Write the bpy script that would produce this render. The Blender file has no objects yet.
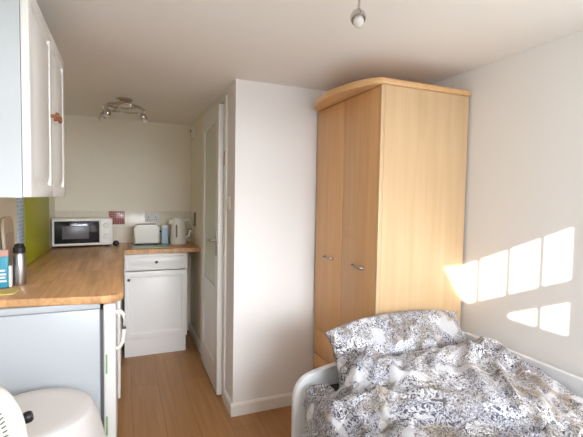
import bpy, bmesh, math, random
from mathutils import Vector, Matrix, noise
random.seed(7)
PI = math.pi
C = bpy.context.scene.collection

# ------------------------------------------------------------------ materials
def mat(name, col, rough=.5, metal=0., spec=.5, bump=None, var=None, trans=0., coat=0.):
    """plain principled; bump=(scale,strength); var=(scale,amount) gentle colour mottling"""
    m = bpy.data.materials.new(name); m.use_nodes = True
    nt = m.node_tree; b = nt.nodes['Principled BSDF']
    b.inputs['Base Color'].default_value = (*col, 1)
    b.inputs['Roughness'].default_value = rough
    b.inputs['Metallic'].default_value = metal
    b.inputs['Specular IOR Level'].default_value = spec
    b.inputs['Transmission Weight'].default_value = trans
    b.inputs['Coat Weight'].default_value = coat
    if bump or var:
        tc = nt.nodes.new('ShaderNodeTexCoord')
    if bump:
        n = nt.nodes.new('ShaderNodeTexNoise'); n.inputs['Scale'].default_value = bump[0]; n.inputs['Detail'].default_value = 4
        bp = nt.nodes.new('ShaderNodeBump'); bp.inputs['Strength'].default_value = bump[1]; bp.inputs['Distance'].default_value = .01
        nt.links.new(tc.outputs['Object'], n.inputs['Vector']); nt.links.new(n.outputs['Fac'], bp.inputs['Height'])
        nt.links.new(bp.outputs['Normal'], b.inputs['Normal'])
    if var:
        n = nt.nodes.new('ShaderNodeTexNoise'); n.inputs['Scale'].default_value = var[0]; n.inputs['Detail'].default_value = 3
        r = nt.nodes.new('ShaderNodeValToRGB')
        k = var[1]
        r.color_ramp.elements[0].position = .3; r.color_ramp.elements[1].position = .7
        r.color_ramp.elements[0].color = (*[c*(1-k) for c in col], 1)
        r.color_ramp.elements[1].color = (*[min(1, c*(1+k)) for c in col], 1)
        nt.links.new(tc.outputs['Object'], n.inputs['Vector']); nt.links.new(n.outputs['Fac'], r.inputs['Fac'])
        nt.links.new(r.outputs['Color'], b.inputs['Base Color'])
    return m

def wood(name, c0, c1, axis, rough=.4, scale=1., staves=None, stave_amt=.25, joint=None):
    """grain stretched along axis; staves=(length,width) adds glued strips or planks running along axis (in the XY plane)"""
    m = bpy.data.materials.new(name); m.use_nodes = True
    nt = m.node_tree; L = nt.links; b = nt.nodes['Principled BSDF']; b.inputs['Roughness'].default_value = rough
    tc = nt.nodes.new('ShaderNodeTexCoord'); mp = nt.nodes.new('ShaderNodeMapping')
    s = [22*scale]*3; s['XYZ'.index(axis)] = 1.1*scale
    mp.inputs['Scale'].default_value = s
    n = nt.nodes.new('ShaderNodeTexNoise'); n.inputs['Scale'].default_value = 2.2; n.inputs['Detail'].default_value = 6; n.inputs['Distortion'].default_value = .4
    r = nt.nodes.new('ShaderNodeValToRGB')
    r.color_ramp.elements[0].position = .35; r.color_ramp.elements[1].position = .68
    r.color_ramp.elements[0].color = (*c0, 1); r.color_ramp.elements[1].color = (*c1, 1)
    L.new(tc.outputs['Object'], mp.inputs['Vector']); L.new(mp.outputs['Vector'], n.inputs['Vector']); L.new(n.outputs['Fac'], r.inputs['Fac'])
    out = r.outputs['Color']
    if staves:
        m2 = nt.nodes.new('ShaderNodeMapping')
        m2.inputs['Rotation'].default_value = (0, 0, PI/2 if axis == 'Y' else 0)
        br = nt.nodes.new('ShaderNodeTexBrick')
        br.inputs['Scale'].default_value = 1
        br.inputs['Brick Width'].default_value = staves[0]; br.inputs['Row Height'].default_value = staves[1]
        br.inputs['Mortar Size'].default_value = staves[1]*.012 if joint is None else joint
        br.inputs['Mortar Smooth'].default_value = .3
        br.offset = .37; br.inputs['Bias'].default_value = 0
        br.inputs['Color1'].default_value = (1-stave_amt,)*3+(1,); br.inputs['Color2'].default_value = (1+stave_amt*.35,)*3+(1,)
        br.inputs['Mortar'].default_value = (.66, .62, .58, 1)
        mx = nt.nodes.new('ShaderNodeMix'); mx.data_type = 'RGBA'; mx.blend_type = 'MULTIPLY'; mx.inputs['Factor'].default_value = 1
        L.new(tc.outputs['Object'], m2.inputs['Vector']); L.new(m2.outputs['Vector'], br.inputs['Vector'])
        L.new(out, mx.inputs['A']); L.new(br.outputs['Color'], mx.inputs['B']); out = mx.outputs['Result']
    L.new(out, b.inputs['Base Color'])
    return m

def printed_cloth(name):
    m = bpy.data.materials.new(name); m.use_nodes = True
    nt = m.node_tree; L = nt.links; b = nt.nodes['Principled BSDF']; b.inputs['Roughness'].default_value = .9
    b.inputs['Specular IOR Level'].default_value = .15
    tc = nt.nodes.new('ShaderNodeTexCoord')
    def nz(scale, detail, dist, off=0):
        mp = nt.nodes.new('ShaderNodeMapping'); mp.inputs['Location'].default_value = (off, off*.7, off*1.3)
        n = nt.nodes.new('ShaderNodeTexNoise'); n.inputs['Scale'].default_value = scale
        n.inputs['Detail'].default_value = detail; n.inputs['Distortion'].default_value = dist
        L.new(tc.outputs['Object'], mp.inputs['Vector']); L.new(mp.outputs['Vector'], n.inputs['Vector']); return n.outputs['Fac']
    def ramp(src, *stops):
        r = nt.nodes.new('ShaderNodeValToRGB'); e = r.color_ramp.elements
        while len(e) < len(stops): e.new(.5)
        for k, (p, v) in enumerate(stops):
            e[k].position = p; e[k].color = (*v, 1) if isinstance(v, tuple) else (v, v, v, 1)
        L.new(src, r.inputs['Fac']); return r.outputs['Color']
    def mix(f, a, c):
        x = nt.nodes.new('ShaderNodeMix'); x.data_type = 'RGBA'
        L.new(f, x.inputs['Factor'])
        for s, v in (('A', a), ('B', c)):
            if isinstance(v, tuple): x.inputs[s].default_value = (*v, 1)
            else: L.new(v, x.inputs[s])
        return x.outputs['Result']
    # squiggle lines, two sizes
    lines = ramp(nz(46, 2., 2.4), (.0, 1.), (.42, 1.), (.46, .0), (.53, .0), (.57, 1.), (.62, .9), (.65, .1))
    spots = ramp(nz(30, 1.5, 3.2, 5), (.0, 1.), (.42, 1.), (.47, 0.), (.55, 0.), (.6, 1.))
    base = mix(ramp(nz(7, 2, 1., 3), (.52, 0.), (.64, 1.)), (.52, .52, .56), (.36, .31, .26))
    base = mix(ramp(nz(5.5, 2, 1.2, 9), (.555, 0.), (.575, 1.)), base, (.74, .75, .80))
    dense = ramp(nz(6, 2, 1.5, 13), (.37, 0.15), (.41, 1.))
    big = ramp(nz(4, 1.5, 1., 21), (.5, 0.), (.56, 1.))
    patt = mix(big, lines, spots)
    mul = nt.nodes.new('ShaderNodeMix'); mul.data_type = 'RGBA'; mul.blend_type = 'MULTIPLY'; mul.inputs['Factor'].default_value = 1
    L.new(patt, mul.inputs['A']); L.new(dense, mul.inputs['B'])
    ink = mix(ramp(nz(8, 1, 0, 31), (.45, 0.), (.55, 1.)), (.085, .085, .125), (.11, .10, .10))
    L.new(mix(mul.outputs['Result'], base, ink), b.inputs['Base Color'])
    return m

M = {}
M['wall'] = mat('wall_paint', (.80, .79, .785), .85, spec=.2, bump=(90, .04))
M['kwall'] = mat('kitchen_wall_paint', (.83, .785, .68), .8, spec=.25, bump=(90, .04))
M['ceil'] = mat('ceiling_paint', (.86, .845, .83), .9, spec=.15, bump=(70, .05))
M['gloss'] = mat('white_gloss_paint', (.80, .79, .76), .35)
M['floor'] = wood('laminate_oak', (.37, .175, .058), (.44, .225, .080), 'Y', .42, .8, (1.25, .19), .14, .0022)
M['worktop'] = wood('beech_block', (.60, .32, .14), (.74, .43, .21), 'Y', .38, 1.2, (.42, .043), .22)
M['beech'] = wood('beech_panel', (.575, .395, .22), (.64, .45, .265), 'Z', .42, .55)
M['beech_front'] = wood('beech_front', (.62, .34, .145), (.69, .40, .18), 'Z', .4, .55)
M['beech_edge'] = wood('beech_edge', (.66, .38, .17), (.74, .46, .22), 'Y', .36, .6)
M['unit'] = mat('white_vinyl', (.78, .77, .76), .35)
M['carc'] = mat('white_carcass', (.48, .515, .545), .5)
M['dark'] = mat('dark_plastic', (.015, .015, .018), .4)
M['gap'] = mat('grey_seal', (.10, .10, .11), .7)
M['slot'] = mat('grey_slot', (.16, .16, .15), .7)
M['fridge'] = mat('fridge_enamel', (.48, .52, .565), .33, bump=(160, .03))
M['wplast'] = mat('white_plastic', (.80, .79, .75), .35)
M['cream'] = mat('cream_plastic', (.80, .79, .73), .4)
M['chrome'] = mat('chrome', (.62, .58, .54), .18, 1.)
M['handle'] = mat('dull_chrome', (.36, .34, .33), .35, 1.)
M['steel'] = mat('brushed_steel', (.50, .51, .53), .32, 1., bump=(120, .05))
M['brass'] = mat('brass', (.50, .25, .10), .35, 1.)
M['knobwood'] = mat('copper_knob', (.38, .15, .07), .35, .6)
M['lime'] = mat('lime_panel', (.41, .43, .012), .45, spec=.3)
M['glassgreen'] = mat('frosted_green_glass', (.60, .64, .52), .3)
M['duvet'] = printed_cloth('printed_bed_linen')
M['whitemetal'] = mat('white_bed_frame', (.74, .76, .80), .4)
M['charcoal'] = mat('charcoal_mattress_cloth', (.025, .025, .03), .9)
M['cloth'] = mat('white_table_cloth', (.74, .72, .72), .85, spec=.15, bump=(240, .08))
M['green'] = mat('green_sticker', (.20, .42, .17), .5)
M['blue'] = mat('teal_blue_card', (.03, .30, .45), .4)
M['paleblue'] = mat('pale_blue_card', (.36, .52, .66), .4)
M['ltcard'] = mat('white_card', (.74, .74, .72), .5)
M['pink'] = mat('pink_card', (.62, .36, .30), .5)
M['yellow'] = mat('yellow_cloth', (.62, .50, .17), .9, bump=(150, .2))
M['bulb'] = mat('frosted_bulb', (.62, .60, .57), .15)
M['boardwood'] = wood('pale_board', (.56, .46, .34), (.66, .56, .44), 'Z', .6)
M['knobgrey'] = mat('dark_metal_knob', (.11, .10, .10), .3, .8)
M['brown'] = mat('brown_plastic', (.20, .12, .08), .4)
M['sun_blocker'] = mat('sun_blocker_leaf', (.06, .10, .03), .8, bump=(40, .6), var=(25, .4))
M['ext'] = mat('lawn', (.10, .16, .05), .9, var=(10, .3))
M['mwdoor'] = mat('smoked_glass', (.016, .016, .02), .12)
M['mwmesh'] = mat('grey_mesh_window', (.13, .12, .14), .3)
M['clear'] = mat('glass_board_green', (.36, .42, .28), .15)

def pane_glass():
    m = bpy.data.materials.new('window_glass'); m.use_nodes = True
    nt = m.node_tree; nt.nodes.remove(nt.nodes['Principled BSDF']); o = nt.nodes['Material Output']
    t = nt.nodes.new('ShaderNodeBsdfTransparent'); g = nt.nodes.new('ShaderNodeBsdfGlossy'); g.inputs['Roughness'].default_value = .02
    x = nt.nodes.new('ShaderNodeMixShader'); x.inputs[0].default_value = .06
    nt.links.new(t.outputs[0], x.inputs[1]); nt.links.new(g.outputs[0], x.inputs[2]); nt.links.new(x.outputs[0], o.inputs['Surface'])
    return m
M['pane'] = pane_glass()

def tiles(name, c, grout, size, plane='XZ', accent=None):
    m = bpy.data.materials.new(name); m.use_nodes = True
    nt = m.node_tree; L = nt.links; b = nt.nodes['Principled BSDF']; b.inputs['Roughness'].default_value = .25
    tc = nt.nodes.new('ShaderNodeTexCoord'); sp = nt.nodes.new('ShaderNodeSeparateXYZ'); cb = nt.nodes.new('ShaderNodeCombineXYZ')
    L.new(tc.outputs['Object'], sp.inputs[0]); L.new(sp.outputs[plane[0]], cb.inputs['X']); L.new(sp.outputs[plane[1]], cb.inputs['Y'])
    br = nt.nodes.new('ShaderNodeTexBrick'); br.offset = 0; br.inputs['Scale'].default_value = 1
    br.inputs['Brick Width'].default_value = size; br.inputs['Row Height'].default_value = size
    br.inputs['Mortar Size'].default_value = size*(.018 if not accent else .06)
    br.inputs['Color1'].default_value = (*c, 1); br.inputs['Color2'].default_value = (*(accent or [k*.96 for k in c]), 1); br.inputs['Mortar'].default_value = (*grout, 1)
    L.new(cb.outputs[0], br.inputs['Vector']); L.new(br.outputs['Color'], b.inputs['Base Color'])
    return m
M['tile'] = tiles('cream_wall_tile', (.78, .72, .62), (.68, .62, .52), .15)
M['redtile'] = tiles('red_patterned_tile', (.40, .07, .06), (.52, .38, .34), .021, accent=(.26, .10, .09))
M['mosaic'] = tiles('blue_white_mosaic', (.30, .47, .68), (.72, .78, .86), .024, 'YZ', (.45, .60, .78))

# ------------------------------------------------------------------ mesh helpers
def box(bm, x0, x1, y0, y1, z0, z1, bev=0, seg=2):
    r = bmesh.ops.create_cube(bm, size=1)
    for v in r['verts']:
        v.co = Vector(((x0+x1)/2+v.co.x*(x1-x0), (y0+y1)/2+v.co.y*(y1-y0), (z0+z1)/2+v.co.z*(z1-z0)))
    if bev:
        es = list({e for v in r['verts'] for e in v.link_edges})
        bmesh.ops.bevel(bm, geom=es, offset=bev, segments=seg, profile=.5, affect='EDGES')
    return bm
def nb(): return bmesh.new()
def bx(*a, bev=0, seg=2): return box(nb(), *a, bev=bev, seg=seg)
def lathe(bm, prof, n=32, mtx=None, cap=True):
    """profile of (radius, z) turned round Z, then moved by mtx"""
    rings = []
    for r, z in prof:
        rings.append([bm.verts.new((max(r, 1e-4)*math.cos(2*PI*k/n), max(r, 1e-4)*math.sin(2*PI*k/n), z)) for k in range(n)])
    for a, b in zip(rings, rings[1:]):
        for k in range(n): bm.faces.new((a[k], a[(k+1) % n], b[(k+1) % n], b[k]))
    if cap:
        bm.faces.new(rings[0][::-1]); bm.faces.new(rings[-1])
    if mtx is not None:
        for rg in rings:
            for v in rg: v.co = mtx @ v.co
    return bm
def aim(p, d):
    return Matrix.Translation(p) @ Vector(d).normalized().to_track_quat('Z', 'Y').to_matrix().to_4x4()
def tube(bm, pts, r, n=10, closed=False):
    pts = [Vector(p) for p in pts]; N = len(pts); rings = []
    up = Vector((0, 0, 1))
    for i, p in enumerate(pts):
        a = pts[(i-1) % N] if closed or i else p; b = pts[(i+1) % N] if closed or i < N-1 else p
        t = (b-a).normalized()
        s = t.cross(up)
        if s.length < 1e-3: s = t.cross(Vector((0, 1, 0)))
        s.normalize(); w = s.cross(t)
        rr = r[i] if isinstance(r, (list, tuple)) else r
        rings.append([bm.verts.new(p+s*rr*math.cos(2*PI*k/n)+w*rr*math.sin(2*PI*k/n)) for k in range(n)])
    prs = list(zip(rings, rings[1:])) + ([(rings[-1], rings[0])] if closed else [])
    for a, b in prs:
        for k in range(n): bm.faces.new((a[k], a[(k+1) % n], b[(k+1) % n], b[k]))
    if not closed: bm.faces.new(rings[0][::-1]); bm.faces.new(rings[-1])
    return bm
def prism(bm, outline, z0, z1, mtx=None, bev=0):
    lo = [bm.verts.new((x, y, z0)) for x, y in outline]; hi = [bm.verts.new((x, y, z1)) for x, y in outline]
    n = len(outline); bm.faces.new(lo[::-1]); bm.faces.new(hi)
    for k in range(n): bm.faces.new((lo[k], lo[(k+1) % n], hi[(k+1) % n], hi[k]))
    if bev:
        es = [e for e in bm.edges if abs(e.verts[0].co.z-e.verts[1].co.z) < 1e-6]
        bmesh.ops.bevel(bm, geom=es, offset=bev, segments=2, profile=.5, affect='EDGES')
    if mtx is not None:
        for v in bm.verts: v.co = mtx @ v.co
    return bm
def panel_door(w, h, t=.018, rail=.06, rot=None):
    """raised-and-fielded panel door: w along X, h along Z, front on -Y at y=-t; lower left corner at the origin"""
    bm = bx(0, w, -t, 0, 0, h, bev=.003, seg=2)
    bm.faces.ensure_lookup_table()
    f = max((f for f in bm.faces if f.normal.y < -.9), key=lambda f: f.calc_area())
    for th, dp in ((rail, 0), (.007, -.009), (.012, 0), (.026, .008)):
        bmesh.ops.inset_individual(bm, faces=[f], thickness=th, depth=dp)
    if rot: 
        for v in bm.verts: v.co = rot @ v.co
    return bm
def shift(bm, d, rz=0):
    m = Matrix.Translation(d) @ Matrix.Rotation(rz, 4, 'Z')
    for v in bm.verts: v.co = m @ v.co
    return bm

def wloc(o):
    v = Vector((0, 0, 0))
    while o: v += o.location; o = o.parent
    return v
def obj(name, bm, m, parent=None, smooth=True, world=True, ang=35):
    """link bm as one mesh object; with world=True the shape is given in room coordinates"""
    bmesh.ops.recalc_face_normals(bm, faces=bm.faces[:])
    me = bpy.data.meshes.new(name); 
    if parent and world:
        bmesh.ops.translate(bm, verts=bm.verts[:], vec=-wloc(parent))
    elif not parent:
        lo = Vector([min(v.co[i] for v in bm.verts) for i in range(3)]); hi = Vector([max(v.co[i] for v in bm.verts) for i in range(3)])
        org = Vector(((lo.x+hi.x)/2, (lo.y+hi.y)/2, lo.z))
        bmesh.ops.translate(bm, verts=bm.verts[:], vec=-org)
    bm.to_mesh(me); bm.free()
    me.materials.append(m)
    o = bpy.data.objects.new(name, me); C.objects.link(o)
    if parent: o.parent = parent
    else: o.location = org
    if smooth:
        me.polygons.foreach_set('use_smooth', [True]*len(me.polygons))
        me.set_sharp_from_angle(angle=math.radians(ang))
    return o
def tag(o, label, cat, group=None, kind=None):
    o['label'] = label; o['category'] = cat
    if group: o['group'] = group
    if kind: o['kind'] = kind
    return o
def thing(name, label, cat, loc, rotz=0, group=None, kind=None):
    o = bpy.data.objects.new(name, None); C.objects.link(o); o.empty_display_size = .1
    o.location = loc; o.rotation_euler = (0, 0, rotz)
    return tag(o, label, cat, group, kind)
def struct(name, bm, m, label, cat, smooth=False):
    return tag(obj(name, bm, m, smooth=smooth), label, cat, kind='structure')

# ------------------------------------------------------------------ room numbers
H = 2.189
XL, XR = -.60, 1.8375
YB, YW = 4.35, -.655          # kitchen end wall, window wall behind the viewer
XP, YP = .658, 2.5245        # free corner of the partition
WT = .966                    # worktop top

def floor_mesh(bm, z0, z1): return box(bm, XL-.2, XR+.2, YW-.05, YB+.2, z0, z1)
fl = obj('floor', floor_mesh(nb(), -.1, 0), M['floor'], smooth=False); tag(fl, 'oak coloured laminate plank floor', 'floor', kind='structure')
struct('ceiling', floor_mesh(nb(), H, H+.1), M['ceil'], 'plain off white painted ceiling', 'ceiling')
struct('wall_left', bx(XL-.15, XL, YW-.05, YB+.2, 0, H), M['kwall'], 'cream left wall behind the worktop and the wall cupboard', 'wall')
struct('wall_right', bx(XR, XR+.15, YW-.05, YB+.2, 0, H), M['wall'], 'white right wall with the patches of sunlight above the bed', 'wall')
struct('wall_back', bx(XL, XR, YB, YB+.15, 0, H), M['kwall'], 'cream end wall of the kitchen behind the microwave', 'wall')
# partition round the shower room: front wall + corridor wall with a doorway
DY0, DY1, DZ = 2.775, 3.53, 2.105
b = nb()
box(b, XP, XR, YP, YP+.10, 0, H)
box(b, XP, XP+.09, YP+.10, DY0, 0, H)
box(b, XP, XP+.09, DY0, DY1, DZ, H)
struct('wall_partition', b, M['wall'], 'white partition wall with a free corner between corridor and wardrobe', 'wall')
struct('wall_corridor', bx(XP, XP+.09, DY1, YB, 0, H), M['kwall'], 'cream corridor wall beyond the glazed door', 'wall')
# window wall (behind the viewer)
WX0, WX1, WZ0, WZ1 = -.62+.03, 1.62, 1.02, 2.182
b = nb()
box(b, XL, WX0, YW-.05, YW, 0, H); box(b, WX1, XR, YW-.05, YW, 0, H)
box(b, WX0, WX1, YW-.05, YW, 0, WZ0); box(b, WX0, WX1, YW-.05, YW, WZ1, H)
struct('wall_window', b, M['wall'], 'white wall with the casement window facing the kitchen', 'wall')
# window
wn = thing('window_1', 'white three light casement window with small panes', 'window', (.5, YW-.035, WZ0), kind='structure')
b = nb()
y0, y1 = YW-.048, YW-.022
box(b, WX0, -.575, y0, y1, WZ0, WZ1); box(b, WX1-.03, WX1, y0, y1, WZ0, WZ1)
box(b, -.575, WX1-.03, y0, y1, WZ0, WZ0+.04); box(b, -.575, WX1-.03, y0, y1, 2.150, WZ1)
box(b, .168, .262, y0, y1, WZ0+.04, 2.150); box(b, .93, 1.0, y0, y1, WZ0+.04, 2.150)

for xa, xb in ((-.575, .168), (.262, .93), (1.0, WX1-.03)): box(b, xa, xb, y0, y1, 1.812, 1.908)
obj('window_frame', b, M['gloss'], wn, smooth=False)
b = nb()
for x in (-.299, -.128, .033, .42, .58, .745, 1.14, 1.29, 1.44):
    box(b, x-.007, x+.007, YW-.042, YW-.028, WZ0+.04, 1.812); box(b, x-.007, x+.007, YW-.042, YW-.028, 1.908, 2.150)
for (xa, xb) in ((-.575, .168), (.262, .93), (1.0, WX1-.03)):
    for z in (1.30, 1.55): box(b, xa, xb, YW-.041, YW-.029, z-.006, z+.006)
obj('glazing_bar', b, M['gloss'], wn, smooth=False)
obj('pane', bx(-.575, WX1-.03, YW-.0355, YW-.0345, WZ0+.04, 2.150), M['pane'], wn, smooth=False)
obj('window_sill', bx(WX0+.005, WX1-.005, YW-.02, YW+.07, WZ0-.024, WZ0, bev=.004), M['gloss'], wn)

# skirting boards
def skirt(bm, x0, y0, x1, y1, nx, ny, h=.085, t=.016):
    """moulded board along (x0,y0)-(x1,y1), standing out by (nx,ny)*t"""
    pr = [(0, 0), (t, 0), (t, h-.014), (t*.55, h-.003), (t*.3, h), (0, h)]
    A = [bm.verts.new((x0+nx*d, y0+ny*d, z)) for d, z in pr]; B = [bm.verts.new((x1+nx*d, y1+ny*d, z)) for d, z in pr]
    n = len(pr); bm.faces.new(A); bm.faces.new(B[::-1])
    for k in range(n): bm.faces.new((A[k], A[(k+1) % n], B[(k+1) % n], B[k]))
b = nb(); skirt(b, XP-.016, YP, 1.222, YP, 0, -1); skirt(b, XP, YP, XP, DY0-.045, -1, 0)
struct('baseboard_partition', b, M['gloss'], 'white skirting board round the foot of the partition corner', 'skirting board')
b = nb(); skirt(b, XP, DY1+.05, XP, YB, -1, 0)
struct('baseboard_corridor', b, M['gloss'], 'white skirting board along the corridor wall beyond the door', 'skirting board')
b = nb(); skirt(b, XR, YW, XR, 1.755, -1, 0)
struct('baseboard_right', b, M['gloss'], 'white skirting board behind the bed along the right wall', 'skirting board')
b = nb(); skirt(b, XL, YW, XL, 2.05, 1, 0)
struct('baseboard_left', b, M['gloss'], 'white skirting board along the left wall', 'skirting board')
b = nb(); skirt(b, XL+.016, YW, XR-.016, YW, 0, 1)
struct('baseboard_window', b, M['gloss'], 'white skirting board beneath the window', 'skirting board')
# door lining
b = nb()
for ya, yb in ((DY0-.04, DY0+.02), (DY1-.02, DY1+.04)):
    box(b, XP-.012, XP+.10, ya, yb, 0, DZ+.03, bev=.003)
box(b, XP-.012, XP+.10, DY0+.02, DY1-.02, DZ-.005, DZ+.03, bev=.003)
fr = struct('trim_1', b, M['gloss'], 'white door lining round the corridor doorway', 'door frame')
obj('keeper_plate', bx(XP-.0145, XP-.0122, DY0-.012, DY0+.006, 1.66, 1.76, bev=.0006), M['brass'], fr)['label'] = 'brass keeper plate'

# door leaf: hinged at the far jamb, a few degrees open into the corridor
LEN = .70
ang = math.radians(.8)
dr = thing('door_1', 'white glazed door standing slightly ajar beside the partition corner', 'door', (XP+.005, DY1-.022, 0), kind='structure')
dr.rotation_euler = (0, 0, -ang)
# local frame: leaf runs along -Y from the hinge; corridor face at x=-.036
def dl(name, b, m, p=dr): return obj(name, b, m, p, world=False)
T0, T1, ZB, ZT = -.040, 0., .012, 2.088
b = nb()
box(b, T0, T1, -LEN, -LEN+.10, ZB, ZT, bev=.002); box(b, T0, T1, -.11, 0, ZB, ZT, bev=.002)
box(b, T0, T1, -LEN+.10, -.11, ZB, ZB+.20); box(b, T0, T1, -LEN+.10, -.11, ZT-.11, ZT); box(b, T0, T1, -LEN+.10, -.11, .66, .78)

dl('door_frame', b, M['gloss'])
b = nb(); box(b, T0+.013, T1-.013, -LEN+.10, -.11, .78, ZT-.11)
dl('glass', b, M['glassgreen'])['label'] = 'pale green frosted glass'
dl('lower_panel', bx(T0+.010, T1-.010, -LEN+.10, -.11, ZB+.20, .66), M['gloss'])
h = dl('handle', bx(T0-.006, T0-.0003, -LEN+.035, -LEN+.065, 1.02, 1.20, bev=.002), M['handle'])
h['label'] = 'chrome lever handle'
b = nb(); tube(b, [(T0-.006, -LEN+.05, 1.13), (T0-.04, -LEN+.05, 1.13), (T0-.048, -LEN+.065, 1.13), (T0-.048, -LEN+.15, 1.125)], .008)
dl('lever', b, M['handle'], h)

# ------------------------------------------------------------------ kitchen
# L-shaped worktop
R = .085
ol = [(-.597, 2.145)]
ol += [(-.002-R+R*math.sin(t*PI/16), 2.064+R-R*math.cos(t*PI/16)) for t in range(0, 9)]
ol += [(-.002, 3.755), (XP-.003, 3.755), (XP-.003, YB-.002), (-.597, YB-.002)]
b = prism(nb(), ol, WT-.038, WT, bev=.005)
tag(obj('worktop', b, M['worktop'], ang=50), 'L shaped beech block kitchen worktop with a rounded end', 'worktop')

# tiled splashback on the end wall
sp = thing('tiled_splashback', 'low band of cream wall tiles behind the microwave with one red tile', 'splashback', (0, YB-.006, WT))
b = nb(); box(b, -.597, XP-.003, YB-.010, YB-.001, WT+.001, 1.286, bev=.002)
obj('tile_band', b, M['tile'], sp)
obj('accent_tile', bx(-.137, .008, YB-.0125, YB-.0102, 1.152, 1.284, bev=.001), M['redtile'], sp)['label'] = 'red patterned tile'

# lime green panel and mosaic strip on the left wall
tag(obj('splashback_panel', bx(XL+.001, XL+.009, 3.062, 3.985, WT+.002, 1.62, bev=.002), M['lime']),
    'lime green splashback panel on the left wall above the worktop', 'panel')
tag(obj('mosaic_strip', bx(XL+.001, XL+.007, 2.895, 3.060, WT+.002, 1.62, bev=.001), M['mosaic']),
    'narrow strip of blue and white mosaic tiles beside the lime panel', 'tile strip')

# double socket on end wall
sk = thing('double_socket', 'white double wall socket above the toaster on the tiled wall', 'socket', (.267, YB-.0105, 1.18))
obj('socket_plate', bx(.200, .335, YB-.019, YB-.0105, 1.175, 1.275, bev=.003), M['ltcard'], sk)
for x in (.232, .302):
    obj('rocker', bx(x-.009, x+.009, YB-.023, YB-.0192, 1.245, 1.262, bev=.002), M['wplast'], sk)
    b = nb(); box(b, x-.003, x+.003, YB-.0196, YB-.0185, 1.218, 1.230); box(b, x-.014, x-.007, YB-.0196, YB-.0185, 1.196, 1.202); box(b, x+.007, x+.014, YB-.0196, YB-.0185, 1.196, 1.202)
    obj('pin_hole', b, M['dark'], sk)

# knob helper
def knob(parent, p, d, m, r=.014, l=.026):
    b = lathe(nb(), [(r*.45, 0), (r*.4, l*.45), (r*.95, l*.6), (r, l*.78), (r*.7, l*.97), (0, l)], 20, aim(p, d))
    return obj('knob', b, m, parent)

# white base unit at the end of the kitchen
CY = 3.78
bu = thing('base_unit', 'white kitchen base unit with one drawer and one panelled door', 'cabinet', (.27, 4.0, 0))
b = nb()
box(b, .002, .020, CY, 4.33, .15, .926); box(b, .522, .540, CY, 4.33, .15, .926); box(b, .020, .522, CY, 4.33, .15, .168)
box(b, .020, .522, 4.31, 4.33, .168, .926); box(b, .020, .522, CY, CY+.05, .905, .926)
obj('carcass', b, M['unit'], bu, smooth=False)
obj('plinth', bx(.002, .530, CY+.012, CY+.028, 0, .149), M['unit'], bu)
df = obj('drawer', shift(panel_door(.534, .142, .02, .022), (.003, CY-.002, .779)), M['unit'], bu)
knob(df, (.268, CY-.022, .852), (0, -1, 0), M['knobgrey'], .013)
dd = obj('door', shift(panel_door(.534, .605, .02, .062), (.003, CY-.002, .166)), M['unit'], bu)
knob(dd, (.038, CY-.022, .703), (0, -1, 0), M['knobgrey'], .013)

# long base unit under the left run, doors facing the corridor
lu = thing('base_unit', 'white two door base unit under the left worktop behind the fridge', 'cabinet', (-.3, 3.2, 0))
b = nb()
box(b, -.58, -.045, 2.675, 2.693, .15, .926); box(b, -.58, -.045, 3.72, 3.738, .15, .926); box(b, -.58, -.045, 2.693, 3.72, .15, .168)
box(b, -.58, -.562, 2.693, 3.72, .168, .926); box(b, -.09, -.045, 2.693, 3.72, .905, .926)
obj('carcass', b, M['unit'], lu, smooth=False)
obj('plinth', bx(-.10, -.085, 2.675, 3.738, 0, .149), M['unit'], lu)
for y, kd in ((2.677, .49), (3.208, .04)):
    d = obj('door', shift(panel_door(.527, .752, .02, .062), (-.043, y, .166), PI/2), M['unit'], lu)
    knob(d, (-.023, y+kd, .85), (1, 0, 0), M['ltcard'], .013)

# under-counter fridge
fg = thing('fridge', 'white under counter fridge below the rounded end of the worktop', 'fridge', (-.32, 2.25, 0))
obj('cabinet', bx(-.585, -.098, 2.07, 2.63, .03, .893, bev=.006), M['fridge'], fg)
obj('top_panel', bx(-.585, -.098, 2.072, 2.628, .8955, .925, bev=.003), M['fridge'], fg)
obj('door_seal', bx(-.0975, -.084, 2.078, 2.622, .06, .885), M['gap'], fg)
d = obj('door', bx(-.0835, -.028, 2.07, 2.63, .05, .915, bev=.010, seg=3), M['unit'], fg)
b = nb(); hp = [(-.029, 2.10, .885), (-.005, 2.10, .885), (.008, 2.10, .87), (.010, 2.10, .80), (.004, 2.10, .735), (-.012, 2.10, .708), (-.029, 2.10, .703)]
hp = [(x, y, z-.022) for x, y, z in hp]
tube(b, hp, [.010, .011, .011, .010, .010, .010, .011])
obj('handle', b, M['wplast'], d)
for z in (.572, .262): obj('sticker', bx(-.074, -.066, 2.0686, 2.0697, z, z+.095), M['green'], d)['label'] = 'green strip'
for x in (-.54, -.14):
    for y in (2.11, 2.59):
        obj('foot', lathe(nb(), [(.018, 0), (.018, .012), (.010, .014), (.010, .0315)], 16, Matrix.Translation((x, y, 0))), M['dark'], fg)

fg.location += Vector((-.010, .040, 0))
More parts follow.
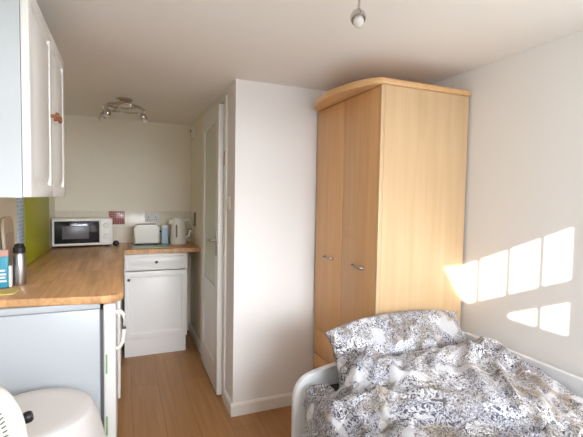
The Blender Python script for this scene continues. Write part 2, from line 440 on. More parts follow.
# wall cupboard
wc = thing('wall_cupboard', 'white wall cupboard with two panelled doors above the left worktop', 'cabinet', (-.43, 1.81, 1.428))
X0, X1, Y0, Y1, Z0, Z1 = -.598, -.282, 1.43, 2.20, 1.428, 2.068
b = nb()
box(b, X0, X1, Y0, Y0+.018, Z0, Z1); box(b, X0, X1, Y1-.018, Y1, Z0, Z1); box(b, X0, X1, Y0+.018, Y1-.018, Z0, Z0+.018)
box(b, X0, X1, Y0+.018, Y1-.018, Z1-.018, Z1); box(b, X0, X0+.008, Y0+.018, Y1-.018, Z0+.018, Z1-.018)
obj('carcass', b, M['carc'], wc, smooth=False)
for y, w, kd in ((Y0+.001, .413, .375), (Y0+.416, .353, .04)):
    d = obj('door', shift(panel_door(w, Z1-Z0-.004, .022, .055), (X1+.001, y, Z0+.002), PI/2), M['unit'], wc)
    knob(d, (X1+.023, y+kd, 1.742), (1, 0, 0), M['knobwood'], .015, .030)['label'] = 'copper coloured knob'

# microwave, set at an angle in the corner
mw = thing('microwave', 'white microwave oven with a dark door in the corner of the worktop', 'microwave', (-.34, 4.06, WT), math.radians(8))
def ml(n, b, m, p=mw): return obj(n, b, m, p, world=False)
ml('case', bx(-.245, .245, 0, .235, .014, .262, bev=.006), M['wplast'])
d = ml('door', bx(-.243, .135, -.022, -.0005, .018, .258, bev=.006), M['wplast'])
g = ml('door_glass', bx(-.225, .130, -.0250, -.0222, .040, .238, bev=.001), M['mwdoor'], d); g['label'] = 'black glass'
ml('mesh_window', bx(-.165, .045, -.0262, -.0252, .080, .196, bev=.0004), M['mwmesh'], d)['label'] = 'grey mesh window'
ml('control_panel', bx(.137, .243, -.018, -.0005, .018, .258, bev=.004), M['wplast'])
for z in (.195, .095):
    k = ml('dial', lathe(nb(), [(.026, 0), (.025, .010), (.022, .014), (0, .0145)], 24, aim((.19, -.0183, z), (0, -1, 0))), M['ltcard'])
    k['label'] = 'white dial'
for x in (-.2, .2):
    for y in (.03, .2): ml('foot', lathe(nb(), [(.013, .0005), (.013, .0138)], 12, Matrix.Translation((x, y, 0))), M['dark'])

# small round black object by the microwave
tag(obj('pot_lid', lathe(nb(), [(.026, 0), (.028, .006), (.026, .012), (.014, .018), (.008, .020), (.010, .030), (.006, .034), (0, .035)], 24,
    aim((-.068, 4.06, WT+.0285), (.05, -1, 0))), M['dark']), 'small round black lid stood on edge between microwave and toaster', 'lid')

# glass board, toaster, packet, kettle
tag(obj('chopping_board', bx(.06, .40, 3.83, 4.27, WT+.001, WT+.007, bev=.002), M['clear']), 'greenish glass chopping board under the white toaster', 'chopping board')
ZG = WT+.0075
tp = thing('toaster', 'white two slot toaster on the glass board', 'toaster', (.20, 4.10, ZG))
def dome(x0, x1, z1, y0, y1, r, zb):
    o = [(x0, zb), (x1, zb)]
    o += [(x1-r+r*math.cos(t*PI/12), z1-r+r*math.sin(t*PI/12)) for t in range(7)]
    o += [(x0+r-r*math.sin(t*PI/12), z1-r+r*math.cos(t*PI/12)) for t in range(7)]
    return prism(nb(), o, -y1, -y0, Matrix(((1, 0, 0, 0), (0, 0, -1, 0), (0, 1, 0, 0), (0, 0, 0, 1))), bev=.018)
obj('body', dome(.085, .316, 1.167, 4.02, 4.17, .035, ZG+.014), M['wplast'], tp)
obj('base', bx(.095, .306, 4.03, 4.16, ZG+.0005, ZG+.0138, bev=.002), M['dark'], tp)['label'] = 'black base'
obj('slot', bx(.115, .285, 4.055, 4.075, 1.1665, 1.1685), M['dark'], tp); obj('slot', bx(.115, .285, 4.115, 4.135, 1.1665, 1.1685), M['dark'], tp)
obj('lever', bx(.3165, .336, 4.08, 4.11, 1.09, 1.105, bev=.004), M['dark'], tp)

pk = thing('carton', 'small pale blue and white carton between toaster and kettle', 'carton', (.372, 4.16, WT))
obj('box', bx(.342, .402, 4.12, 4.19, ZG, 1.125, bev=.002), M['paleblue'], pk)
obj('lid', bx(.340, .404, 4.118, 4.192, 1.1255, 1.155, bev=.003), M['ltcard'], pk)

kt = thing('kettle', 'cream jug kettle with a dark water gauge at the worktop end', 'kettle', (.50, 4.13, WT))
kx, ky = .500, 4.13
obj('base', lathe(nb(), [(.075, .001), (.078, .008), (.074, .018)], 32, Matrix.Translation((kx, ky, WT))), M['cream'], kt)
b = lathe(nb(), [(.074, .0185), (.077, .03), (.074, .12), (.066, .215), (.062, .245)], 40, Matrix.Translation((kx, ky, WT)))
obj('jug', b, M['cream'], kt)
b = lathe(nb(), [(.061, .2455), (.058, .258), (.035, .268), (.012, .270), (.012, .28), (0, .282)], 32, Matrix.Translation((kx, ky, WT)))
obj('lid', b, M['cream'], kt)
b = nb(); tube(b, [(kx+.058, ky-.02, WT+.235), (kx+.10, ky-.03, WT+.245), (kx+.122, ky-.035, WT+.215), (kx+.120, ky-.035, WT+.14), (kx+.105, ky-.03, WT+.085), (kx+.070, ky-.02, WT+.065)], [.013, .014, .014, .013, .012, .012])
obj('handle', b, M['cream'], kt)
b = prism(nb(), [(-.028, 0), (.028, 0), (.004, -.040), (-.004, -.040)], .195, .243, Matrix.Translation((kx, ky, WT)) @ Matrix.Rotation(-PI*.42, 4, 'Z') @ Matrix.Translation((0, -.055, 0)), bev=.003)
obj('spout', b, M['cream'], kt)
b = bx(-.007, .007, -.0785, -.066, .07, .195, bev=.003); shift(b, (kx, ky, WT), -.32)
obj('water_gauge', b, M['brown'], kt)['label'] = 'dark water gauge'

# fittings on the corridor wall
jb = thing('junction_box', 'small white box high on the corridor wall near the ceiling', 'box', (XP, 4.10, 2.02))
obj('housing', bx(XP-.04, XP-.0042, 4.03, 4.17, 2.02, 2.13, bev=.005), M['wplast'], jb)
obj('mounting_plate', bx(XP-.004, XP-.0002, 4.035, 4.165, 2.025, 2.125), M['wplast'], jb)
obj('button', lathe(nb(), [(.012, 0), (.010, .008), (0, .009)], 16, aim((XP-.0405, 4.10, 2.09), (-1, 0, 0))), M['dark'], jb)
ws = thing('wall_switch', 'narrow brown and white switch on the corridor wall by the kettle', 'switch', (XP, 4.0, 1.14))
obj('switch_plate', bx(XP-.012, XP-.001, 3.95, 4.05, 1.03, 1.29, bev=.003), M['wplast'], ws)
obj('switch_cover', bx(XP-.020, XP-.0122, 3.96, 4.04, 1.15, 1.285, bev=.003), M['brown'], ws)['label'] = 'brown cover'
lt = thing('light_switch', 'white light switch on the partition end beside the door', 'switch', (XP, 2.66, 1.36))
obj('switch_plate', bx(XP-.009, XP-.001, 2.63, 2.705, 1.36, 1.445, bev=.003), M['gloss'], lt)
obj('rocker', bx(XP-.013, XP-.0092, 2.658, 2.676, 1.39, 1.415, bev=.002), M['wplast'], lt)

# things on the near end of the worktop
fk = thing('vacuum_flask', 'slim silver vacuum flask with a black lid on the near worktop', 'flask', (-.502, 2.46, WT))
obj('body', lathe(nb(), [(.028, .001), (.030, .006), (.029, .156), (.025, .166)], 28, Matrix.Translation((-.502, 2.46, WT))), M['steel'], fk)
b = lathe(nb(), [(.026, .1665), (.028, .169), (.028, .194), (.024, .199), (.021, .212), (.012, .216), (0, .217)], 28, Matrix.Translation((-.502, 2.46, WT)))
obj('lid', b, M['dark'], fk)['label'] = 'black lid'

ct = thing('wipes_packet', 'teal and white packet standing beside the silver flask', 'packet', (-.564, 2.41, WT), math.radians(4))
def cl(n, b, m, p=ct): return obj(n, b, m, p, world=False)
b = bx(-.026, .026, -.03, .03, .001, .190, bev=.008, seg=3)
for v in b.verts:                                   # pouch: pinched towards the top seal
    if v.co.z > .10: v.co.y *= 1-.75*(v.co.z-.10)/.09
p0 = cl('pouch', b, M['blue'])
cl('top_band', bx(-.0265, .0265, -.0182, .0182, .158, .1915, bev=.004), M['pink'])['label'] = 'pink top band'
for z, w, x in ((.085, .030, 0), (.066, .040, -.002), (.05, .022, .004), (.032, .040, .001)):
    cl('print_mark', bx(x-w/2, x+w/2, -.0312, -.0302, z, z+.010), M['ltcard'])['label'] = 'white printing'
cl('base_band', bx(.0268, .040, -.022, .022, .002, .11, bev=.003), M['ltcard'])

b = nb(); bmesh.ops.create_grid(b, x_segments=24, y_segments=18, size=1)
for v in b.verts:
    x, y = v.co.x*.06, v.co.y*.055
    v.co = Vector((-.535+x+.012*noise.noise(Vector((y*30, 1, 0))), 2.27+y+.012*noise.noise(Vector((x*30, 2, 0))), WT+.006+.004*abs(noise.noise(Vector((x*40, y*40, 0))))))
r = bmesh.ops.extrude_face_region(b, geom=b.faces[:])
for v in [g for g in r['geom'] if isinstance(g, bmesh.types.BMVert)]: v.co.z = WT+.001
tag(obj('dishcloth', b, M['yellow']), 'folded yellow cloth on the near end of the worktop', 'cloth')

bd = thing('bread_board', 'pale wooden board with grooves leaning against the left wall by the flask', 'board', (-.56, 2.6, WT))
def dome2(y0, y1, z0, z1, r):
    o = [(y0, z0), (y1, z0)] + [(y1-r+r*math.cos(t*PI/12), z1-r+r*math.sin(t*PI/12)) for t in range(7)] + [(y0+r-r*math.sin(t*PI/12), z1-r+r*math.cos(t*PI/12)) for t in range(7)]
    return o
mt = Matrix.Translation((-.576, 0, WT+.002)) @ Matrix.Rotation(math.radians(-3), 4, 'Y') @ Matrix(((0, 0, 1, 0), (1, 0, 0, 0), (0, 1, 0, 0), (0, 0, 0, 1)))
obj('board', prism(nb(), dome2(2.50, 2.70, 0, .345, .05), 0, .014, mt, bev=.003), M['boardwood'], bd)
b = nb()
for y in (2.535, 2.565, 2.595, 2.625, 2.655): prism_pts = [(y-.003, .04), (y+.003, .04), (y+.003, .26), (y-.003, .26)]; bb = prism(nb(), prism_pts, .0142, .0150, mt); me = bpy.data.meshes.new('t'); bb.to_mesh(me); b.from_mesh(me); bb.free(); bpy.data.meshes.remove(me)
obj('grooves', b, M['brown'], bd)

# ------------------------------------------------------------------ lamps
def spot(parent, p, d, hang, name='spot_head', s=1.):
    """round chrome head hung at p from hang, facing d, with its bulb"""
    p = Vector(p); d = Vector(d).normalized()
    b = nb()
    lathe(b, [(.004*s, -.034*s), (.014*s, -.032*s), (.024*s, -.022*s), (.029*s, -.006*s), (.029*s, .006*s), (.026*s, .016*s), (.023*s, .016*s), (.021*s, .004*s)], 28, aim(p, d))
    hd = obj(name, b, M['chrome'], parent)
    b = nb(); tube(b, [Vector(hang), (Vector(hang)+p)*.5+Vector((0, 0, .004)), p+Vector((0, 0, .012*s))], .005*s); obj('stem', b, M['chrome'], hd)
    b = lathe(nb(), [(.018*s, .005*s), (.019*s, .020*s), (.020*s, .030*s), (.017*s, .040*s), (.010*s, .046*s), (0, .048*s)], 24, aim(p, d)); obj('bulb', b, M['bulb'], hd)['label'] = 'frosted bulb'
    return hd
kl = thing('ceiling_spotlight', 'chrome ring ceiling light with four spots in the kitchen', 'ceiling light', (-.0, 3.42, H))
lx, ly = .005, 3.42
obj('ceiling_plate', lathe(nb(), [(.060, -.0005), (.060, -.012), (.045, -.026), (.018, -.034), (0, -.035)], 36, Matrix.Translation((lx, ly, H))), M['chrome'], kl)
b = nb()
tube(b, [(lx+.15*math.cos(t*PI/32), ly+.15*math.sin(t*PI/32), H-.080) for t in range(64)], .0065, closed=True)
tube(b, [(lx+(.105+.0006*t)*math.cos(.4+t*PI/32), ly+(.105+.0006*t)*math.sin(.4+t*PI/32), H-.046-.0004*t) for t in range(56)], .006)
obj('ring', b, M['chrome'], kl)
b = nb(); tube(b, [(lx+.14*math.cos(2.2), ly+.14*math.sin(2.2), H-.078), (lx, ly, H-.040), (lx+.14*math.cos(2.2-PI), ly+.14*math.sin(2.2-PI), H-.078)], .006)
obj('cross_arm', b, M['chrome'], kl)
for a, dx, dy in ((PI*.97, -.7, -.4), (PI*1.22, -.15, -.6), (-.42, .1, -.7), (.12, .6, -.3)):
    hx, hy = lx+.150*math.cos(a), ly+.150*math.sin(a)
    spot(kl, (hx, hy, H-.138), (dx*.7, -dy*.3, -.9), (hx, hy, H-.083), s=.88)

# second fitting, a two-spot bar over the bed of which the far spot is in view
SX, SY, SZ = .770, 1.26, 2.084
bl = thing('ceiling_spotlight', 'chrome spotlight hanging at the top edge of the view near the wardrobe', 'ceiling light', (SX, SY-.24, H))
obj('ceiling_plate', lathe(nb(), [(.055, -.0005), (.055, -.010), (.040, -.020), (0, -.021)], 32, Matrix.Translation((SX, SY-.24, H))), M['chrome'], bl)
b = nb(); tube(b, [(SX, SY-.50, H-.03), (SX, SY-.24, H-.022), (SX+.012, SY+.02, H-.03)], .006); obj('bar', b, M['chrome'], bl)
spot(bl, (SX, SY, SZ), (-.25, -.55, -.8), (SX+.012, SY+.015, H-.032), s=.95)
spot(bl, (SX, SY-.50, SZ), (.4, -.4, -.8), (SX, SY-.48, H-.032), s=.95)

# ------------------------------------------------------------------ wardrobe
WX, WXR, WY0, WY1, WH = 1.2298, 1.824, 1.762, 2.502, 2.036
wd = thing('wardrobe', 'tall beech effect two door wardrobe with drawers in the corner', 'wardrobe', ((WX+WXR)/2, (WY0+WY1)/2, 0))
b = nb()
box(b, WX+.022, WXR, WY0, WY0+.018, 0, WH); 
obj('side_panel', b, M['beech'], wd, smooth=False)
obj('side_panel', bx(WX+.022, WXR, WY1-.018, WY1, 0, WH), M['beech'], wd, smooth=False)
b = nb(); box(b, WXR-.006, WXR, WY0+.018, WY1-.018, 0, WH); box(b, WX+.03, WXR-.006, WY0+.018, WY1-.018, .545, .56); box(b, WX+.03, WXR-.006, WY0+.018, WY1-.018, .05, .065)
obj('inner_panels', b, M['beech'], wd, smooth=False)
obj('plinth', bx(WX+.04, WX+.055, WY0+.018, WY1-.018, 0, .05), M['beech_front'], wd, smooth=False)
obj('front_edging', bx(WX-.001, WX+.0215, WY0, WY0+.015, 0, WH, bev=.002), M['beech'], wd)['label'] = 'pale edge strip'
# bowed top board
o = []
n = 24
for k in range(n+1):
    t = k/n; y = (WY0-.008)+(WY1+.018-WY0)*t
    o.append((WX-.004-.118*(math.sin(PI*min(1, max(0, t)))**.65), y))
o = [(WXR+.004, WY0-.008)]+o+[(WXR+.004, WY1+.010)]
b = prism(nb(), o[::-1], WH+.001, WH+.036, bev=.010)
obj('cornice', b, M['beech_edge'], wd, ang=50)
ym = (WY0+WY1)/2+.005
def bow_handle(par, y0, y1, z):
    b = nb(); yc = (y0+y1)/2
    tube(b, [(WX-.0005, y0, z), (WX-.018, y0+.006, z), (WX-.026, yc, z), (WX-.018, y1-.006, z), (WX-.0005, y1, z)], .0055)
    for y in (y0, y1): lathe(b, [(.009, 0), (.009, .003)], 14, aim((WX-.0003, y, z), (-1, 0, 0)))
    obj('handle', b, M['handle'], par)['label'] = 'chrome bow handle'
for (ya, yb, h0, h1) in ((WY0+.017, ym-.0018, 1.893, 2.005), (ym+.0018, WY1-.001, 2.250, 2.355)):
    d = obj('door', bx(WX, WX+.018, ya, yb, .548, WH-.003, bev=.002), M['beech_front'], wd)
    bow_handle(d, h0, h1, 1.058)
for z0, z1 in ((.053, .205), (.209, .366), (.371, .544)):
    d = obj('drawer', bx(WX, WX+.018, WY0+.017, WY1-.001, z0, z1, bev=.002), M['beech_front'], wd)
    bow_handle(d, ym-.055, ym+.055, (z0+z1)/2)

# ------------------------------------------------------------------ bed
BY0, BY1 = -.27, 1.70
bed = thing('bed', 'white framed single bed along the sunlit right wall', 'bed', (1.27, .72, 0))
def headboard(y, hl=.612, hr=.70, t=.034):
    x0, x1, r = .735, 1.800, .11
    o = [(x0, 0), (x0+.055, 0), (x0+.055, .20), (x1-.055, .20), (x1-.055, 0), (x1, 0), (x1, hr-.03), (x1-.02, hr)]
    for k in range(10):
        f = k/9; x = x1-.02-(x1-.02-x0-r)*f; o.append((x, hr-(hr-hl)*f*f))
    for k in range(1, 9):
        a = PI/2+k*PI/16; o.append((x0+r+r*math.cos(a), hl-r+r*math.sin(a)))
    return prism(nb(), o, -(y+t/2), -(y-t/2), Matrix(((1, 0, 0, 0), (0, 0, -1, 0), (0, 1, 0, 0), (0, 0, 0, 1))), bev=.009)
obj('headboard', headboard(BY1), M['whitemetal'], bed, ang=40)
obj('footboard', headboard(BY0, .52, .60), M['whitemetal'], bed, ang=40)
obj('side_rail', bx(.772, .790, BY0+.018, BY1-.018, .20, .322, bev=.004), M['whitemetal'], bed)
obj('back_rail', bx(1.772, 1.800, BY0+.018, BY1-.018, .24, .700, bev=.008), M['whitemetal'], bed)
for k in range(12):
    y = BY0+.09+k*.155
    obj('slat', bx(.777, 1.771, y, y+.07, .305, .323, bev=.002), M['boardwood'], bed)
mts = thing('mattress', 'dark mattress under the printed duvet on the white bed', 'mattress', (1.27, .70, .324))
obj('core', bx(.842, 1.762, BY0+.03, BY1-.03, .326, .560, bev=.035, seg=4), M['charcoal'], mts)
b = nb()
for z in (.345, .54):
    pts = []
    for (cx, cy, a0) in ((1.725, BY1-.07, 0), (.881, BY1-.07, 90), (.881, BY0+.07, 180), (1.725, BY0+.07, 270)):
        for t in range(0, 91, 15): a = math.radians(a0+t); pts.append((cx+.038*math.cos(a), cy+.038*math.sin(a), z))
    tube(b, pts, .004, 6, closed=True)
obj('piping', b, M['charcoal'], mts)

# pillow leaning on the headboard
def pillow(a, bb, th):
    bm = nb(); N, K = 56, 40; top = {}; bot = {}
    for i in range(N+1):
        for j in range(K+1):
            u = -1+2*i/N; v = -1+2*j/K
            pin = 1-.10*(1-abs(u)**3)*abs(v)**8 ; pinx = 1-.07*(1-abs(v)**3)*abs(u)**8
            x = a*u*pinx; y = bb*v*pin
            e = (max(0, 1-abs(u)**2.6)*max(0, 1-abs(v)**2.4))**.55
            wr = .010*noise.noise(Vector((x*7, y*7, 3)))+.006*noise.noise(Vector((x*17, y*17, 8)))
            bd = i in (0, N) or j in (0, K)
            t = bm.verts.new((x, y, th*e+wr*(e > .0)*min(1, e*2))); top[i, j] = t
            bot[i, j] = t if bd else bm.verts.new((x, y, -th*.75*e))
    for i in range(N):
        for j in range(K):
            bm.faces.new((top[i, j], top[i+1, j], top[i+1, j+1], top[i, j+1]))
            q = (bot[i, j], bot[i, j+1], bot[i+1, j+1], bot[i+1, j])
            if len(set(q)) > 2:
                try: bm.faces.new(q)
                except ValueError: pass
    return bm
pb = pillow(.43, .140, .078)
mt = Matrix.Translation((1.288, 1.622, .748)) @ Matrix.Rotation(math.radians(2.5), 4, 'Z') @ Matrix.Rotation(math.radians(.3), 4, 'Y') @ Matrix.Rotation(math.radians(60), 4, 'X')
for v in pb.verts:
    u = v.co.x/.43; v.co.y -= (.066 if u < 0 else .05)*abs(u)**2.6      # ends slump
    v.co = mt @ v.co
from mathutils.bvhtree import BVHTree
PB = BVHTree.FromBMesh(pb)
tag(obj('pillow', pb, M['duvet'], ang=180), 'printed pillow leaning against the headboard below the wardrobe', 'pillow')

# duvet: crumpled sheet over the mattress, hanging down on the open side
def ridge(p):
    return 1-abs(noise.noise(p))*2
def fold(x, y):
    w = Vector((noise.noise(Vector((x*2.3, y*2.3, 4))), noise.noise(Vector((x*2.3, y*2.3, 9))), 0))*.22
    q = Vector((x, y, 0))+w
    u = q.x*.55+q.y*.83; v = -q.x*.83+q.y*.55
    h = .048*(ridge(Vector((u*4.2, v*1.7, 1)))-.55)
    h += .032*(ridge(Vector((u*3.1, v*8.0, 7)))-.55)
    h += .016*noise.noise(Vector((q.x*13, q.y*13, 2)))
    h += .007*noise.noise(Vector((q.x*32, q.y*32, 5)))
    return h
NS, NV = 150, 230
def sect(s):
    """profile across the bed, right to left: (x, z, nx, nz)"""
    xr, xl, r = 1.760, .86, .15
    Ls = [xr-xl, r*PI/2, .16]; T = sum(Ls); d = s*T
    if d < Ls[0]: return xr-d, .632, 0, 1
    d -= Ls[0]
    if d < Ls[1]:
        a = d/r; return xl-r*math.sin(a), .632-r+r*math.cos(a), -math.sin(a), math.cos(a)
    d -= Ls[1]
    return xl-r-.0*d, .632-r-d, -1, 0
b = nb(); vs = []; us = []; ends = []
for i in range(NS+1):                              # where the hem meets the pillow
    x = sect(i/NS)[0]
    hits = [PB.ray_cast(Vector((x+o_, .8, zz)), Vector((0, 1, 0)))[0] for zz in (.56, .60, .64, .68, .72, .76, .80, .84) for o_ in ((-.03, 0, .03) if x > .96 else (-.02, 0, .03, .06, .09))]
    hits = [q.y for q in hits if q]
    ends.append(min([1.655 if x > .86 else 1.625]+[q-.036 for q in hits]))
ends = [min(ends[i], sum(ends[max(0, i-7):i+8])/len(ends[max(0, i-7):i+8])) for i in range(NS+1)]
for j in range(NV+1):
    f = j/NV
    row = []; ro2 = []
    for i in range(NS+1):
        s = i/NS
        x, z, nx, nz = sect(s)
        y = -.235+(ends[i]+.235)*f
        h = fold(1.76-s*1.36, y)
        if nz < .5: h *= .55
        edge = min(1, (1-f)*45)**.4                  # hem rolls down towards the pillow
        q = min(1, max(0, (s-.72)/.25)); puff = .034*min(1, s*5)*(1-q*q*(3-2*q))
        z2 = z+nz*(h+puff); x2 = x+nx*h*.8
        if nz > .9:
            if y > 1.0: z2 += .060*min(1, (y-1.0)/.4)*min(1, max(0, (x-.79)/.09))+.05*math.exp(-((x-1.60)/.13)**2-((y-1.42)/.10)**2)
            z2 += .065*math.exp(-((x-.97)/.13)**2-((y-1.48)/.14)**2)*min(1, max(0, (x-.79)/.09)) if y > 1 else 0
            z2 = z2*edge+(1-edge)*.60
        if x > 1.70: z2 -= .035*((x-1.70)/.06)**2
        if nz < .05: x2 += .022*math.sin(y*17+2*noise.noise(Vector((y*3, 0, 0))))
        if nz > .9: z2 = max(z2, .582)
        if y > 1.3 and x < .95:
            k = min(1, (y-1.3)/.3); x2 += .05*k*k*(3-2*k)*min(1, (.95-x)/.12)
        x2 = min(x2, 1.762)
        if nz < .5: x2 = min(x2, .765)
        row.append(b.verts.new((x2, y, z2))); ro2.append(b.verts.new((x2-nx*.010, y, z2-nz*.012)))
    vs.append(row); us.append(ro2)
for j in range(NV):
    for i in range(NS):
        b.faces.new((vs[j][i], vs[j][i+1], vs[j+1][i+1], vs[j+1][i])); b.faces.new((us[j][i], us[j+1][i], us[j+1][i+1], us[j][i+1]))
for j in range(NV):
    for i in (0, NS): b.faces.new((vs[j][i], us[j][i], us[j+1][i], vs[j+1][i]))
for i in range(NS):
    for j in (0, NV): b.faces.new((vs[j][i], vs[j][i+1], us[j][i+1], us[j][i]))
dv = obj('duvet', b, M['duvet'], ang=180)
tag(dv, 'crumpled black, white and taupe printed duvet spread over the bed', 'duvet')

# ------------------------------------------------------------------ covered round table and fan
TX, TY, TZ, TR = -.330, 1.765, .60, .215
tb = thing('side_table', 'small round side table hidden under a white cloth by the fridge', 'table', (TX, TY, 0))
obj('tabletop', lathe(nb(), [(TR-.012, TZ-.024), (TR-.006, TZ-.020), (TR-.006, TZ-.006), (TR-.012, TZ-.002)], 48, Matrix.Translation((TX, TY, 0))), M['boardwood'], tb)
for a in (.7, .7+PI/2, .7+PI, .7+PI*1.5):
    b = nb(); tube(b, [(TX+.12*math.cos(a), TY+.12*math.sin(a), TZ-.024), (TX+.15*math.cos(a), TY+.15*math.sin(a), 0)], [.017, .013]); obj('leg', b, M['boardwood'], tb)
b = nb(); n = 144; rings = []
pr = [(0.0005, TZ+.001), (.08, TZ+.001), (.16, TZ+.001), (TR-.012, TZ+.0005), (TR-.002, TZ-.006), (TR+.004, TZ-.02), (TR+.007, TZ-.06), (TR+.011, TZ-.12), (TR+.015, TZ-.19), (TR+.019, TZ-.26), (TR+.023, TZ-.32)]
for k, (r, z) in enumerate(pr):
    w = max(0, (k-5)/5)
    rings.append([b.verts.new((TX+(r+w*.045*max(0, math.cos(2*PI*i/n))+w*(.010*math.sin(9*2*PI*i/n)+.005*math.sin(5*2*PI*i/n+1)))*math.cos(2*PI*i/n), TY+(r+w*.4*(.010*math.sin(9*2*PI*i/n)+.005*math.sin(5*2*PI*i/n+1)))*math.sin(2*PI*i/n), z)) for i in range(n)])
for A, B in zip(rings, rings[1:]):
    for i in range(n): b.faces.new((A[i], A[(i+1) % n], B[(i+1) % n], B[i]))
b.faces.new(rings[0])
tag(obj('tablecloth', b, M['cloth'], ang=60), 'white cloth draped over the small round table beside the fridge', 'tablecloth')

# pedestal fan, only the edge of its round head is in view
FX, FY, FZ = -.335, 1.25, .775
fn = thing('pedestal_fan', 'cream pedestal fan with a slotted round head before the white table', 'fan', (FX, FY, 0))
obj('base', lathe(nb(), [(.15, .001), (.15, .012), (.12, .030), (.03, .045), (.02, .05)], 40, Matrix.Translation((FX+.02, FY+.02, 0))), M['cream'], fn)
b = nb(); tube(b, [(FX+.02, FY+.02, .05), (FX+.02, FY+.02, FZ-.05)], .013); obj('pole', b, M['cream'], fn)
FD = Vector((-.77, -.63, .10)).normalized()      # head axis
FM = aim((FX, FY, FZ), FD)
FR = .152
obj('shell', lathe(nb(), [(.05, -.040), (.09, -.038), (FR-.015, -.030), (FR-.003, -.022), (FR, -.010), (FR-.004, .002), (FR-.014, .010), (FR-.05, .024), (.085, .033), (.08, .036)], 64, FM), M['cream'], fn, ang=50)
obj('front_cap', lathe(nb(), [(.084, .0335), (.083, .041), (.06, .046), (0, .048)], 48, FM), M['carc'], fn)['label'] = 'smooth pale centre cap'
b = nb()
for rr, n, l in ((.106, 60, .009), (.128, 72, .006)):
    for k in range(n):
        a = 2*PI*k/n; c, s = math.cos(a), math.sin(a)
        def zz(r): return .033+(.024-.033)*(r-.085)/(FR-.05-.085) if r < FR-.05 else .024+(.010-.024)*(r-FR+.05)/.036
        q = []
        for dr_, dt in ((-l, -.0019), (l, -.0019), (l, .0019), (-l, .0019)):
            r = rr+dr_; q.append(FM @ Vector((r*c-dt*s, r*s+dt*c, zz(r)+.0012)))
        q2 = [p-FD*.003 for p in q]
        A = [b.verts.new(p) for p in q]; B = [b.verts.new(p) for p in q2]
        b.faces.new(A); b.faces.new(B[::-1])
        for k2 in range(4): b.faces.new((A[k2], B[k2], B[(k2+1) % 4], A[(k2+1) % 4]))
obj('slots', b, M['slot'], fn, smooth=False)['label'] = 'two rings of dark slots'
obj('motor_housing', lathe(nb(), [(.045, -.0405), (.045, -.055), (.03, -.062), (0, -.063)], 36, FM), M['cream'], fn)
kp = FM @ Vector((.145, .045, -.055))
side = Vector((.93, .1, .25)).normalized()
KN = obj('knob', lathe(nb(), [(.014, 0), (.016, .006), (.016, .016), (.012, .022), (0, .023)], 24, aim((0, 0, 0), side)), M['dark'], fn, world=False)
KN.location = Vector((-.262, 1.30, .808))-Vector((FX, FY, 0)); KN['label'] = 'black adjusting knob'

# ------------------------------------------------------------------ outside the window
b = bx(-9, 9, -14, YW-.30, -.25, -.1)
tag(obj('lawn', b, M['ext'], smooth=False), 'grass outside the window', 'lawn', kind='structure')
dy = .75; kx_ = 1/1.1; kz = .44
pts = [(-.75, 2.50), (-.552, 2.154), (-.455, 2.004), (-.392, 1.945), (-.25, 1.85), (-.12, 1.802), (-.105, 1.783), (.026, 1.721), (.195, 1.643), (.29, 1.57), (.46, 1.22), (.8, 1.05), (2.4, 1.0)]  # outline of an unseen blocker, shaped to cut the sun patches diagonally
out = [(x-dy*kx_, z+dy*kz) for x, z in pts]
out = [(out[0][0]-.5, out[0][1]+.05)]+out
poly = [(out[0][0], -.1)]+out+[(out[-1][0], -.1)]
b = prism(nb(), poly[::-1], -.69-dy-.35, -.69-dy, None)
yf = -.69-dy
for v in b.verts:                       # the back of the added blocker leans along the sun rays
    d = max(0, yf-v.co.z); k = 1 if v.co.y > .5 else 0
    v.co = Vector((v.co.x-d*kx_, v.co.z, v.co.y+d*kz*k))
tag(obj('sun_blocker', b, M['sun_blocker'], smooth=False), 'unseen leafy mass added outside the window to cut the sun', 'sun_blocker', kind='structure')

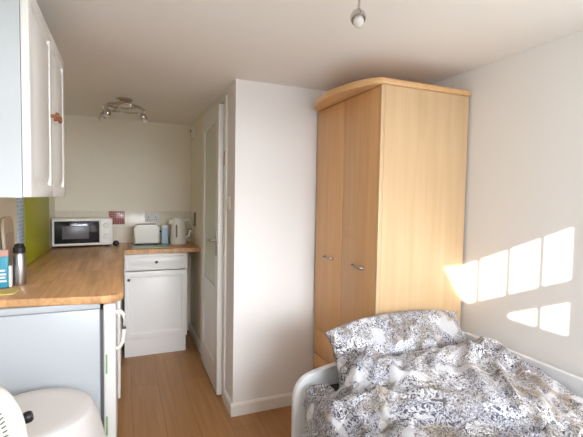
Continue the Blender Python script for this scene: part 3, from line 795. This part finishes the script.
# ------------------------------------------------------------------ light
w = bpy.data.worlds.new('World'); bpy.context.scene.world = w; w.use_nodes = True
bg = w.node_tree.nodes['Background']; bg.inputs['Color'].default_value = (.62, .78, 1.0, 1); bg.inputs['Strength'].default_value = 1.2
sun = bpy.data.lights.new('sun', 'SUN'); sun.energy = 16; sun.color = (1, .91, .76); sun.angle = math.radians(.35)
so = bpy.data.objects.new('sun', sun); C.objects.link(so)
so.rotation_euler = Vector((1, 1.1, -.484)).to_track_quat('-Z', 'Y').to_euler()
so.location = (-4, -5, 4)
ar = bpy.data.lights.new('window_daylight', 'AREA'); ar.shape = 'RECTANGLE'; ar.size = 1.30; ar.size_y = WZ1-WZ0-.06
ar.energy = 20; ar.color = (.86, .93, 1.0)
ao = bpy.data.objects.new('window_daylight', ar); C.objects.link(ao)
ao.location = (.92, YW+.005, (WZ0+WZ1)/2); ao.rotation_euler = (PI/2, 0, 0)
ao.rotation_euler = Vector((0, 1, 0)).to_track_quat('-Z', 'Z').to_euler()

cl_ = bpy.data.lights.new('kitchen_fill', 'AREA'); cl_.shape = 'RECTANGLE'; cl_.size = 4.5; cl_.size_y = 2.5  # area light added far outside in place of sky, to lift the kitchen
cl_.energy = 1250; cl_.color = (.92, .96, 1.0)
cb_ = bpy.data.objects.new('kitchen_fill', cl_); C.objects.link(cb_)
cb_.location = (1.9, -7.5, 3.5); cb_.rotation_euler = (Vector((.3, 3.0, .9))-cb_.location).to_track_quat('-Z', 'Z').to_euler()

# ------------------------------------------------------------------ camera
yaw, pitch, roll, f = .396, .0502, .0171, 401.6
fw = Vector((math.sin(yaw)*math.cos(pitch), math.cos(yaw)*math.cos(pitch), -math.sin(pitch)))
rt = Vector((math.cos(yaw), -math.sin(yaw), 0)); up = rt.cross(fw)
r2 = rt*math.cos(roll)+up*math.sin(roll); u2 = -rt*math.sin(roll)+up*math.cos(roll)
cam = bpy.data.cameras.new('camera'); cam.sensor_width = 36; cam.sensor_fit = 'HORIZONTAL'; cam.lens = f/583*36; cam.clip_start = .02
co = bpy.data.objects.new('camera', cam); C.objects.link(co)
mm = Matrix((r2, u2, -fw)).transposed().to_4x4(); mm.translation = Vector((0, 0, 1.44)); co.matrix_world = mm
S = bpy.context.scene; S.camera = co
vs_ = S.view_settings; vs_.view_transform = 'Standard'; vs_.look = 'None'; vs_.gamma = 1; vs_.use_curve_mapping = False; vs_.exposure = 0.33
S.cycles.max_bounces = 14; S.cycles.diffuse_bounces = 10
S.cycles.sample_clamp_indirect = 8
